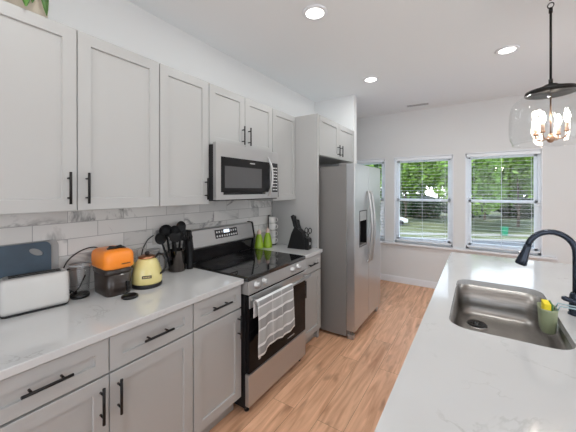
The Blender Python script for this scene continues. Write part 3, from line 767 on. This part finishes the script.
# glass canisters
def canister(x, y, h, rr, label):
    r = thing('glass_canister', label, 'canister', (x, y, CT))
    bm = BM(); lathe(bm, [(0, 0), (rr*.95, 0), (rr, .005), (rr, h*.86), (rr*.9, h*.90), (rr*.9, h*.92), (rr*.87, h*.92), (rr*.95, h*.85), (rr*.95, .008), (0, .006)], 0, 0, 28); obj('jar', bm, 'jar', r)
    bm = BM(); lathe(bm, [(0, h*.925), (rr*.95, h*.925), (rr*.97, h*.94), (rr*.93, h*.98), (0, h)], 0, 0, 28); obj('lid', bm, 'greyboard', r)
canister(.085, 1.140, .190, .044, 'clear glass canister behind the yellow kettle, beside the utensil crock')
# carafe with curved wire handle behind kettle
r = thing('glass_carafe', 'clear glass carafe with round wire handle behind the yellow kettle', 'carafe', (.075, 1.005, CT))
bm = BM(); lathe(bm, [(0, 0), (.040, 0), (.046, .01), (.046, .10), (.034, .15), (.030, .19), (.034, .205), (.032, .205), (.028, .19), (.032, .15), (.043, .10), (.043, .012), (0, .006)], 0, 0, 28); obj('jar', bm, 'jar', r)
bm = BM(); tube(bm, [(.036*math.cos(t)*.4+.01, .045+.045*math.cos(t), .165+.045*math.sin(t)) for t in [PI*1.1-PI*1.2*k/12 for k in range(13)]], .003, 8); obj('handle', bm, 'steel', r)

# utensil crock and utensils
cx_, cy_ = .098, 1.318
r = thing('utensil_crock', 'dark mirrored utensil crock crowded with black tools', 'crock', (cx_, cy_, CT))
bm = BM(); lathe(bm, [(0, 0), (.058, 0), (.060, .004), (.060, .150), (.061, .154), (.057, .154), (.056, .008), (0, .006)], 0, 0, 36)
obj('cup', bm, mat('dark_chrome', (.10, .09, .085), .12, metal=1, noise=.5, nscale=3, stretch=(9, 9, .3)), r)
def utensil(kind, dx, dy, tx, ty, ln, label):
    r = thing('utensil', label, 'kitchen utensil', (cx_+dx, cy_+dy, CT+.009), 0, 'black utensils in the crock')
    d = Vector((tx, ty, 1)).normalized(); p0 = Vector((0, 0, .004)); L_ = ln
    bm = BM(); tube(bm, [p0, p0+d*L_*.62, p0+d*L_*.76], [.0085, .0075, .006], 10); obj('handle', bm, 'softblack', r)
    # head: flat shape facing the room
    n_ = Vector((.84, -.54, 0)); n_ = (n_-d*n_.dot(d)).normalized(); s_ = d.cross(n_)
    c = p0+d*(L_*.88); bm = BM()
    def E(u, v, w): return c+s_*u+d*v+n_*w
    hl = L_*.13
    if kind in ('spoon', 'ladle'):
        R0 = .036 if kind == 'spoon' else .046
        rows = []
        for j in range(7):
            q = j/6; rr = R0*math.sin(q*PI/2); dep = -.016*(1-q*q) if kind == 'spoon' else -.034*(1-q*q)
            rows.append([E(rr*math.cos(t), rr*1.25*math.sin(t) if kind == 'spoon' else rr*math.sin(t), dep) for t in [2*PI*k/18 for k in range(18)]])
        rows = rows[1:]; loft(bm, rows, cap0=True, cap1=False)
        o = obj('head', bm, 'softblack', r); m_ = o.modifiers.new('t', 'SOLIDIFY'); m_.thickness = .003
    elif kind == 'turner':
        loft(bm, [[E(u, v, w) for u, v in ((-.018, -hl), (.018, -hl), (.036, -hl*.3), (.038, hl), (-.038, hl), (-.036, -hl*.3))] for w in (-.0015, .0015)], smooth=False)
        obj('head', bm, 'softblack', r)
    elif kind == 'fork':
        for k in range(4):
            u = -.024+.016*k; tube(bm, [E(u*.6, -hl, 0), E(u, -hl*.4, .002), E(u, hl, .008)], [.005, .0045, .0025], 8)
        loft(bm, [[E(a, b, w) for a, b in ((-.018, -hl), (.018, -hl), (.026, -hl*.3), (-.026, -hl*.3))] for w in (-.002, .002)], smooth=False)
        obj('head', bm, 'softblack', r)
    elif kind == 'whisk':
        for k in range(6):
            a = PI*k/6; pts = []
            for j in range(13):
                t = -PI/2+2*PI*j/12*.999; rr = .028*math.cos(t); v = hl*1.2*math.sin(t)
                pts.append(c+(s_*math.cos(a)+n_*math.sin(a))*rr+d*v)
            tube(bm, pts[:7], .0016, 6)
        obj('head', bm, 'softblack', r)
utensil('ladle', -.015, -.030, -.02, -.16, .330, 'black ladle with the widest round head, left of centre in the crock')
utensil('spoon', .0, -.012, .0, -.03, .315, 'black solid spoon just right of the ladle in the crock')
utensil('turner', .005, .008, .0, .06, .310, 'black flat turner upright in the middle of the crock')
utensil('spoon', -.02, .018, -.05, .14, .345, 'black spoon rising tallest at the right of the crock')
utensil('fork', .015, .020, .06, .10, .275, 'black pasta fork low at the right of the crock, towards the stove')
utensil('turner', .030, -.022, .08, -.12, .275, 'black slotted turner low at the front of the crock')
utensil('spoon', -.005, -.042, .10, -.42, .30, 'black spoon leaning far left out of the crock towards the kettle')
utensil('turner', -.025, -.008, -.06, -.02, .300, 'black broad turner at the back of the crock')
# tall black grinder next to the stove
r = thing('pepper_mill', 'tall black mill with ring top between crock and stove', 'pepper mill', (.135, 1.402, CT))
bm = BM(); lathe(bm, [(0, 0), (.024, 0), (.024, .02), (.018, .05), (.017, .12), (.022, .16), (.022, .20), (.012, .215), (0, .218)], 0, 0, 24); obj('body', bm, 'softblack', r)
bm = BM(); tube(bm, [(.0, .019*math.cos(t), .236+.021*math.sin(t)) for t in [2*PI*k/18 for k in range(18)]], .006, 8, closed=True); obj('ring', bm, 'softblack', r)

# wall outlet
r = thing('outlet', 'white wall outlet on the backsplash behind the utensils', 'outlet', (.0095, 1.215, 1.175))
obj('cover_plate', bx(0, .006, -.036, .036, -.058, .058), 'white', r, .003)
for z in (-.026, .026): obj('socket', bx(.006, .008, -.015, .015, z-.016, z+.016), 'greyboard', r, .002)

# green soap bottle
def soap(x, y, h, rr, label):
    r = thing('soap_bottle', label, 'bottle', (x, y, CT))
    bm = BM(); lathe(bm, [(0, 0), (rr*.95, 0), (rr, .006), (rr*.97, h*.15), (rr*.70, h*.55), (rr*.42, h*.74), (rr*.36, h*.78), (0, h*.78)], 0, 0, 28); obj('bottle', bm, 'greenliq', r)
    bm = BM(); lathe(bm, [(rr*.42, h*.745), (rr*.42, h*.90), (rr*.2, h*.93), (rr*.16, h), (0, h)], 0, 0, 20); obj('cap', bm, 'pinkcap', r)
soap(.080, 2.292, .190, .046, 'left green dish soap bottle behind the stove corner, pale cap')
soap(.130, 2.372, .205, .048, 'right and slightly larger green dish soap bottle behind the stove corner')
# mug tree: four stacked mugs
r = thing('mug_stand', 'dark upright stand holding the stacked white mugs', 'mug stand', (.080, 2.520, CT))
bm = BM(); lathe(bm, [(0, 0), (.046, 0), (.046, .008), (0, .008)], 0, 0, 28)
tube(bm, [(-.043, -.016, .004), (-.043, -.016, .318)], .004, 8); tube(bm, [(-.043, .016, .004), (-.043, .016, .318)], .004, 8); tube(bm, [(-.043, -.016, .316), (-.043, .016, .316)], .004, 8)
obj('frame', bm, 'black', r)
obj('back_rail', bx(-.046, -.041, -.012, .012, .004, .314), 'greyboard', r)
def mug():
    r = thing('mug', None, 'mug', (.080, 2.520, CT), .75, 'white mugs stacked beside the stove')
    bm = BM(); lathe(bm, [(0, 0), (.033, 0), (.0365, .004), (.0375, .068), (.0370, .071), (.0345, .071), (.0335, .007), (0, .006)], 0, 0, 30); obj('cup', bm, 'cream', r)
    bm = BM(); tube(bm, [(.035+.024*math.cos(t), 0, .036+.022*math.sin(t)) for t in [PI/2+.25-(PI+.5)*k/12 for k in range(13)]], .0045, 8); obj('handle', bm, 'cream', r)
    return r
m0 = mug()
for k, lb in enumerate(('bottom white mug of the stack of four', 'second white mug from the bottom of the stack', 'third white mug from the bottom of the stack', 'top white mug of the stack of four')):
    q = m0 if k == 0 else dup(m0)
    q.location = (.080, 2.520, CT+.0085+k*.0745); q['label'] = lb+' beside the knife block'

# knife block
KB = (.450, 2.500, CT); kr = .10
r = thing('knife_block', 'black slanted knife block in front of the tall panel', 'knife block', KB, kr); r.scale = (1.12, 1.0, 1.12)
bm = BM(); prism(bm, [(-.115, 0), (.055, 0), (.055, .085), (.030, .150), (-.040, .205), (-.075, .135)], 'y', -.045, .045); bl = obj('block', bm, 'softblack', r, .004)
bm = BM(); prism(bm, [(.055, 0), (.095, 0), (.095, .095), (.055, .115)], 'y', -.042, .042); obj('front_step', bm, 'softblack', r, .004)
bm = BM(); box(bm, .095, .0958, -.012, .010, .040, .064); obj('emblem', bm, 'mark', bl)
for i, (x, y, ln) in enumerate(((-.045, -.028, .105), (-.045, .0, .110), (-.045, .028, .100), (-.015, -.028, .085), (-.015, .0, .090), (-.015, .028, .085))):
    k = thing('kitchen_knife', None, 'knife', KB, kr, 'black-handled knives in the block')
    k['label'] = ('black knife handle at the %s of the %s row in the knife block' % (('near side', 'middle', 'far side')[i % 3], ('upper left', 'lower right')[i//3])); k.scale = (1.12, 1.0, 1.12)
    d = Vector((-.28, 0, 1)).normalized(); b0 = Vector((x, y, .197 if i < 3 else .176))
    bm = BM(); n2 = Vector((1, 0, .28)).normalized()
    def sec(t, a, b): 
        c = b0+d*t; return [c+n2*a+Vector((0, b, 0)), c-n2*a+Vector((0, b, 0)), c-n2*a-Vector((0, b, 0)), c+n2*a-Vector((0, b, 0))]
    loft(bm, [sec(.004, .011, .007), sec(ln*.5, .0095, .0075), sec(ln*.92, .0125, .008), sec(ln, .010, .006)], smooth=False)
    obj('handle', bm, 'blackp', k, .002)
    bm = BM(); loft(bm, [sec(-.012, .009, .002), sec(.004, .009, .003)], smooth=False); obj('bolster', bm, 'chrome', k)
k = thing('kitchen_scissors', 'scissors with black loop handles in the right side of the knife block', 'scissors', KB, kr); k.scale = (1.12, 1.0, 1.12)
bm = BM()
for s_ in (-1, 1):
    c = Vector((.078+.018*s_, .0, .168)); tube(bm, [c+Vector((.015*math.cos(t), 0, .023*math.sin(t))) for t in [2*PI*q/16 for q in range(16)]], .0042, 8, closed=True)
    tube(bm, [c+Vector((-s_*.006, 0, -.022)), (.078, 0, .128)], .0045, 8)
obj('loops', bm, 'blackp', k)
bm = BM(); box(bm, .072, .084, -.002, .002, .098, .134); obj('blades', bm, 'chrome', k)

# trailing houseplant on top of the wall cabinet
r = thing('potted_plant', 'green leafy plant in a cream planter on top of the wall cabinet', 'plant', (.235, .415, ZT+.001))
bm = BM(); loft(bm, [[(a, b, z) for a, b in rrect(-x, x, -y, y, .012, 3)] for x, y, z in ((.060, .085, 0), (.066, .092, .17), (.066, .092, .178), (.060, .086, .178), (.058, .083, .155))], cap1=False)
bm.faces.new([bm.verts.new((a, b, .155)) for a, b in rrect(-.059, .059, -.084, .084, .012, 3)])
obj('planter', bm, 'pot', r)
obj('soil', bx(-.055, .055, -.078, .078, .150, .160), 'soil', r)
for k in range(16):
    front = k < 8
    y0 = -.072+.016*k if front else random.uniform(-.07, .07); x0 = random.uniform(.02, .045) if front else random.uniform(-.04, .02)
    dy = random.uniform(-.05, .06); wd0 = random.uniform(.014, .024); out = (.075+.012*(k % 3)) if front else random.uniform(-.02, .03); up = random.uniform(.03, .06) if front else random.uniform(.10, .16)
    drop = random.uniform(.13, .19) if front else 0
    bm = BM(); rows = []
    for j in range(9):
        q = j/8; x = x0+out*min(1, q*1.9)**.8; z = .160+up*math.sin(PI*min(1, q*1.3))-drop*max(0, q-.30)/.7 if front else .160+up*q
        wd = max(.001, wd0*math.sin(PI*min(1, q*.93+.06))**.8); c_ = Vector((x, y0+dy*q, z))
        rows.append([bm.verts.new(c_+Vector((-.004, -wd, 0))), bm.verts.new(c_+Vector((.004, 0, 0))), bm.verts.new(c_+Vector((-.004, wd, 0)))])
    for p, q_ in zip(rows, rows[1:]):
        for i in (0, 1):
            f = bm.faces.new((p[i], p[i+1], q_[i+1], q_[i])); f.smooth = True
    obj('leaf', bm, 'leafp', r)

# ------------------------------------------------------------------ ceiling lamps
def downlight(x, y, label):
    r = thing('recessed_light', label, 'ceiling light', (x, y, CEIL), 0, 'round recessed ceiling lights')
    bm = BM(); lathe(bm, [(.062, -.001), (.088, -.001), (.090, -.005), (.084, -.011), (.066, -.013), (.062, -.009)], 0, 0, 40, closed=True); obj('trim_ring', bm, 'trim', r)
    bm = BM(); lathe(bm, [(0, -.010), (.063, -.010), (.063, -.006), (0, -.006)], 0, 0, 40); obj('lens', bm, 'lens', r)
    ld = bpy.data.lights.new('lamp', 'AREA'); ld.shape = 'DISK'; ld.size = .12; ld.energy = LAMP_W; ld.color = (.98, 1, .99)
    o = bpy.data.objects.new('lamp', ld); C.objects.link(o); o.parent = r; o.location = (0, 0, -.016)
downlight(.99, 1.807, 'round recessed ceiling light nearest the camera, above the microwave side')
downlight(.941, 3.243, 'round recessed ceiling light furthest in, above the refrigerator aisle')
downlight(2.184, 3.236, 'round recessed ceiling light at right, close to the hanging pendant')
for x, y in ((.97, .38), (2.18, 1.81), (2.18, -.9), (3.7, -.9), (3.7, 3.2)):  # unseen fixtures carrying on the ceiling grid, added as fill
    downlight(x, y, 'round recessed ceiling light out of view, added for fill light')
r = thing('ceiling_vent', 'narrow white air vent in the ceiling near the windows', 'vent', (1.215, 4.60, CEIL), .08)
obj('frame', bx(-.17, .17, -.06, .06, -.006, 0), 'trim', r, .002)
bm = BM()
for k in range(4): box(bm, -.145, .145, -.042+k*.024, -.042+k*.024+.010, -.0066, -.0058)
obj('slots', bm, 'vent', r)

# pendant
PX, PY = 2.345, 2.41; K = 1.13
r = thing('pendant_light', 'clear glass pendant with four candle bulbs on a black rod', 'pendant light', (PX, PY, CEIL))
Z = lambda v: 1.5075+(v-1.5075)*K-CEIL
bm = BM(); lathe(bm, [(0, 0), (.065, 0), (.065, -.012), (.055, -.022), (.012, -.026), (0, -.026)], 0, 0, 32); obj('canopy', bm, 'black', r)
zz = -.034; i = 0
while zz > Z(2.562):
    bm = BM(); pts = []
    for k in range(16):
        t = 2*PI*k/16; a, b = .008*math.cos(t), .016*math.sin(t); pts.append((a if i % 2 else 0, 0 if i % 2 else a, zz+b))
    tube(bm, pts, .0022, 6, closed=True); obj('chain_link', bm, 'black', r); zz -= .0255; i += 1
bm = BM(); tube(bm, [(.014*math.cos(t), -.006*math.cos(t), Z(2.536)+.017*math.sin(t)) for t in [2*PI*k/18 for k in range(18)]], .0032, 8, closed=True); obj('ring', bm, 'black', r)
bm = BM(); tube(bm, [(0, 0, Z(2.520)), (0, 0, Z(2.10))], .0065, 12); tube(bm, [(0, 0, Z(2.522)), (0, 0, Z(2.495))], .010, 12); tube(bm, [(0, 0, Z(2.125)), (0, 0, Z(2.09))], .011, 12); obj('rod', bm, 'black', r)
bm = BM(); lathe(bm, [(0, Z(2.094)), (.030, Z(2.094)), (.034, Z(2.082)), (.058, Z(2.080)), (.062, Z(2.070)), (.112, Z(2.062)), (.116, Z(2.046)), (0, Z(2.046))], 0, 0, 40); bmesh.ops.scale(bm, vec=(K, K, 1), verts=bm.verts); obj('cap', bm, 'black', r)
bm = BM(); pr = [(.100, 2.046), (.130, 2.036), (.158, 2.015), (.176, 1.985), (.185, 1.94), (.187, 1.89), (.186, 1.83), (.181, 1.795), (.170, 1.772)]
lathe(bm, [(a*K, Z(b)) for a, b in pr], 0, 0, 56); sh = obj('glass_shade', bm, 'clear', r)
bm = BM(); lathe(bm, [(.168, Z(1.772)), (.172, Z(1.772)), (.172, Z(1.767)), (.168, Z(1.767))], 0, 0, 56, closed=True); bmesh.ops.scale(bm, vec=(K, K, 1), verts=bm.verts); obj('glass_rim', bm, 'jar', sh)
bm = BM(); tube(bm, [(0, 0, Z(2.046)), (0, 0, Z(1.82))], .0045, 10); obj('stem', bm, 'bronze', r)
bm = BM(); lathe(bm, [(0, Z(1.770)), (.010, Z(1.774)), (.020, Z(1.786)), (.024, Z(1.796)), (.016, Z(1.808)), (.008, Z(1.822)), (0, Z(1.822))], 0, 0, 24); obj('hub', bm, 'bronze', r)
for k in range(4):
    a = PI/2*k+.95; c, s_ = math.cos(a), math.sin(a); R0 = .082; b0 = Z(1.825)
    bm = BM(); pts = []
    for j in range(9):
        q = j/8; rr = .02+(R0-.02)*math.sin(q*PI/2); z = Z(1.796)-.012*math.sin(q*PI)+.026*q*q
        pts.append((c*rr, s_*rr, z))
    tube(bm, pts, .0036, 8); lathe(bm, [(0, b0-.006), (.012, b0-.004), (.014, b0+.006), (.008, b0+.008), (0, b0+.008)], c*R0, s_*R0, 16); ar = obj('arm', bm, 'bronze', r)
    bm = BM(); lathe(bm, [(0, b0+.006), (.009, b0+.006), (.009, b0+.054), (0, b0+.054)], c*R0, s_*R0, 16); obj('candle_sleeve', bm, 'candle', ar)
    bm = BM(); lathe(bm, [(0, b0+.054), (.007, b0+.055), (.014, b0+.074), (.0155, b0+.090), (.011, b0+.110), (.004, b0+.126), (0, b0+.128)], c*R0, s_*R0, 18); obj('bulb', bm, 'bulb', ar)

# ------------------------------------------------------------------ outdoors
G = -2.9
bm = BM(); box(bm, -160, 160, YB+.2, 190, G-.4, G); o = struct('ground_lawn', bm, 'grass')
def strip(name, p, q, w, z, m):
    p, q = Vector(p), Vector(q); d = (q-p).normalized(); s_ = Vector((-d.y, d.x))*w/2
    bm = BM(); prism(bm, [tuple(p+s_), tuple(p-s_), tuple(q-s_), tuple(q+s_)], 'z', G-.02, G+z); return struct(name, bm, m)
strip('ground_walk', (-14, 26.0), (26.0, 45.5), 1.3, .02, 'walk')
strip('ground_kerb', (-14, 23.0), (26.0, 41.0), .5, .10, 'walk')
strip('ground_road', (-14, 19.2), (26.0, 37.4), 6.6, .012, 'road')
def leafmat(name, c):
    m, n, l, b = nt(name)
    oi = n.new('ShaderNodeTexCoord'); nz = n.new('ShaderNodeTexNoise'); nz.inputs['Scale'].default_value = 1.6; nz.inputs['Detail'].default_value = 6; l.new(oi.outputs['Object'], nz.inputs[0])
    r = n.new('ShaderNodeValToRGB'); l.new(nz.outputs[0], r.inputs[0]); r.color_ramp.elements[0].position = .35; r.color_ramp.elements[1].position = .65
    r.color_ramp.elements[0].color = L([v*.6 for v in c]); r.color_ramp.elements[1].color = L([v*1.35 for v in c])
    l.new(r.outputs[0], b.inputs['Base Color']); b.inputs['Roughness'].default_value = .6
    tl = n.new('ShaderNodeBsdfTranslucent'); l.new(r.outputs[0], tl.inputs[0]); mx = n.new('ShaderNodeMixShader'); mx.inputs[0].default_value = .35
    l.new(b.outputs[0], mx.inputs[1]); l.new(tl.outputs[0], mx.inputs[2]); l.new(mx.outputs[0], n['Material Output'].inputs[0]); return m
LM = [leafmat('foliage_bright', (.20, .34, .06)), leafmat('foliage_mid', (.11, .22, .055)), leafmat('foliage_dark', (.04, .085, .03))]
def foliage(blobs, n, size):
    vs, fs = [], []
    tot = sum(b[3]*b[4]*b[3] for b in blobs)
    for (x, y, z, rx, rz) in blobs:
        k = int(n*rx*rz*rx/tot)
        for _ in range(k):
            t = random.uniform(0, 2*PI); ph = math.acos(random.uniform(-1, 1)); q = random.uniform(.55, 1)**.6
            p = Vector((x+rx*q*math.sin(ph)*math.cos(t), y+rx*q*math.sin(ph)*math.sin(t), z+rz*q*math.cos(ph)))
            a = Vector((random.gauss(0, 1), random.gauss(0, 1), random.gauss(0, 1))).normalized(); b = a.orthogonal().normalized(); s_ = size*random.uniform(.6, 1.3)
            i = len(vs); vs += [p-a*s_, p+b*s_*.6, p+a*s_, p-b*s_*.6]; fs.append((i, i+1, i+2, i+3))
    return vs, fs
def tree(x, y, h, w, m, label, low=1.2, n=2600, size=.16, group='trees across the street', cat='tree', name='leafy_tree'):
    r = thing(name, label, cat, (x, y, G), 0, group)
    bl = []
    for k in range(11):
        q = random.random(); zz = low+(h-low)*(.15+.75*q); ww = w*(.35+.25*random.random())
        t = random.uniform(0, 2*PI); rad = w*.55*math.sqrt(random.random())
        bl.append((math.cos(t)*rad, math.sin(t)*rad, zz, ww, min(ww*.8, (h-low)*.3)))
    v, f = foliage(bl, n, size); me = bpy.data.meshes.new('foliage'); me.from_pydata(v, [], f); me.materials.append(LM[m]); o = bpy.data.objects.new('foliage', me); C.objects.link(o); o.parent = r
    if cat == 'tree':
        bm = BM(); tube(bm, [(0, 0, -.1), (.05, 0, low*.7), (-.05, .05, low+(h-low)*.5), (0, 0, h*.85)], [.17, .13, .10, .04], 10)
        for k in range(3):
            a = 2.1*k+.4; tube(bm, [(0, 0, low*.9), (math.cos(a)*w*.3, math.sin(a)*w*.3, low+(h-low)*.35), (math.cos(a)*w*.5, math.sin(a)*w*.5, low+(h-low)*.6)], [.07, .05, .02], 6)
        obj('trunk', bm, 'bark', r)
for (x, y, h, w, m, low, lb) in (
    (-2.2, 22, 7.5, 3.0, 0, 1.5, 'bright green tree seen at the left of the middle window'),
    (-8.5, 26, 8.0, 3.6, 0, 1.3, 'bright green tree seen through the leftmost window'),
    (1.1, 19, 6.8, 2.6, 0, 1.6, 'bright green tree seen at the right of the middle window'),
    (4.0, 23, 5.4, 2.9, 0, 1.5, 'bright green tree seen in the centre of the right window'),
    (7.2, 19, 6.6, 2.8, 1, 1.6, 'mid green tree at the right of the right window'),
    (2.4, 27, 8.6, 3.2, 1, 1.2, 'mid green tree further back between the two wide windows'),
    (-5.4, 30, 9.0, 3.6, 1, 1.2, 'mid green tree further back seen in the middle window'),
    (-12.5, 30, 9.5, 4.0, 1, 1.2, 'mid green tree further back at far left'),
    (11, 28, 8.0, 3.6, 0, 1.2, 'bright green tree beyond the right window edge'),
    (-16, 24, 8.5, 4.0, 0, 1.2, 'bright green tree at the far left of the street'),
    (-1.5, 36, 9.5, 4.0, 1, 1.0, 'mid green tree in the last row, behind the middle window'),
    (6.4, 36, 7.0, 4.0, 1, 1.0, 'mid green tree in the last row, behind the right window'),
    (-9, 38, 10, 4.4, 1, 1.0, 'mid green tree in the last row at left')):
    tree(1.96+(x-1.96)*2.0, y*1.9, h*1.75, w*1.9, m, lb, low*1.5, n=int(1500*w), size=.30)
for i, x in enumerate((-14, -9.5, -5.6, -2.2, 1.0, 4.2, 7.6, 11.5)):
    tree(1.96+(x-1.96)*2.0, 50+(i % 3)*4, 4.0, 3.6, 2, 'dark green shrub number'[:16]+' in the low hedge row under the trees, '+('far left', 'left', 'left of the car', 'right of the car', 'mid row', 'behind the green bin', 'right', 'far right')[i], .0, n=2600, size=.30, group='dark shrubs under the trees', cat='shrub', name='shrub')
# green bin at the kerb
r = thing('wheelie_bin', 'green wheeled bin standing on the grass outside the right window', 'bin', (4.15, 34.6, G+.0), .3); r.scale = (.85, .85, .85)
bm = BM(); loft(bm, [[(a, b, z) for a, b in rrect(-x, x, -x, x, .05, 3)] for x, z in ((.24, .04), (.30, .95))], smooth=False); obj('body', bm, 'bin', r)
bm = BM(); box(bm, -.33, .33, -.33, .33, .95, 1.02); obj('lid', bm, 'bin', r, .02)
for s_ in (-.24, .24):
    bm = BM(); tube(bm, [(s_-.03, .26, .10), (s_+.03, .26, .10)], .10, 14); obj('wheel', bm, 'tyre', r)
# parked car
r = thing('parked_car', 'white car parked under the trees outside the middle window', 'car', (-7.6, 37.6, G), .45)
bm = BM(); prism(bm, [(-2.2, .35), (2.2, .35), (2.25, .75), (1.9, .92), (1.1, .98), (.5, 1.42), (-1.0, 1.45), (-1.7, 1.0), (-2.2, .9)], 'y', -.85, .85); obj('body', bm, 'car', r, .06)
bm = BM(); prism(bm, [(1.0, 1.0), (.47, 1.36), (-.95, 1.38), (-1.5, 1.02)], 'y', -.865, .865); obj('side_windows', bm, 'carglass', r)
for a in (-1.35, 1.35):
    for b in (-.80, .80):
        bm = BM(); tube(bm, [(a, b-.1, .33), (a, b+.1, .33)], .33, 20); obj('wheel', bm, 'tyre', r)
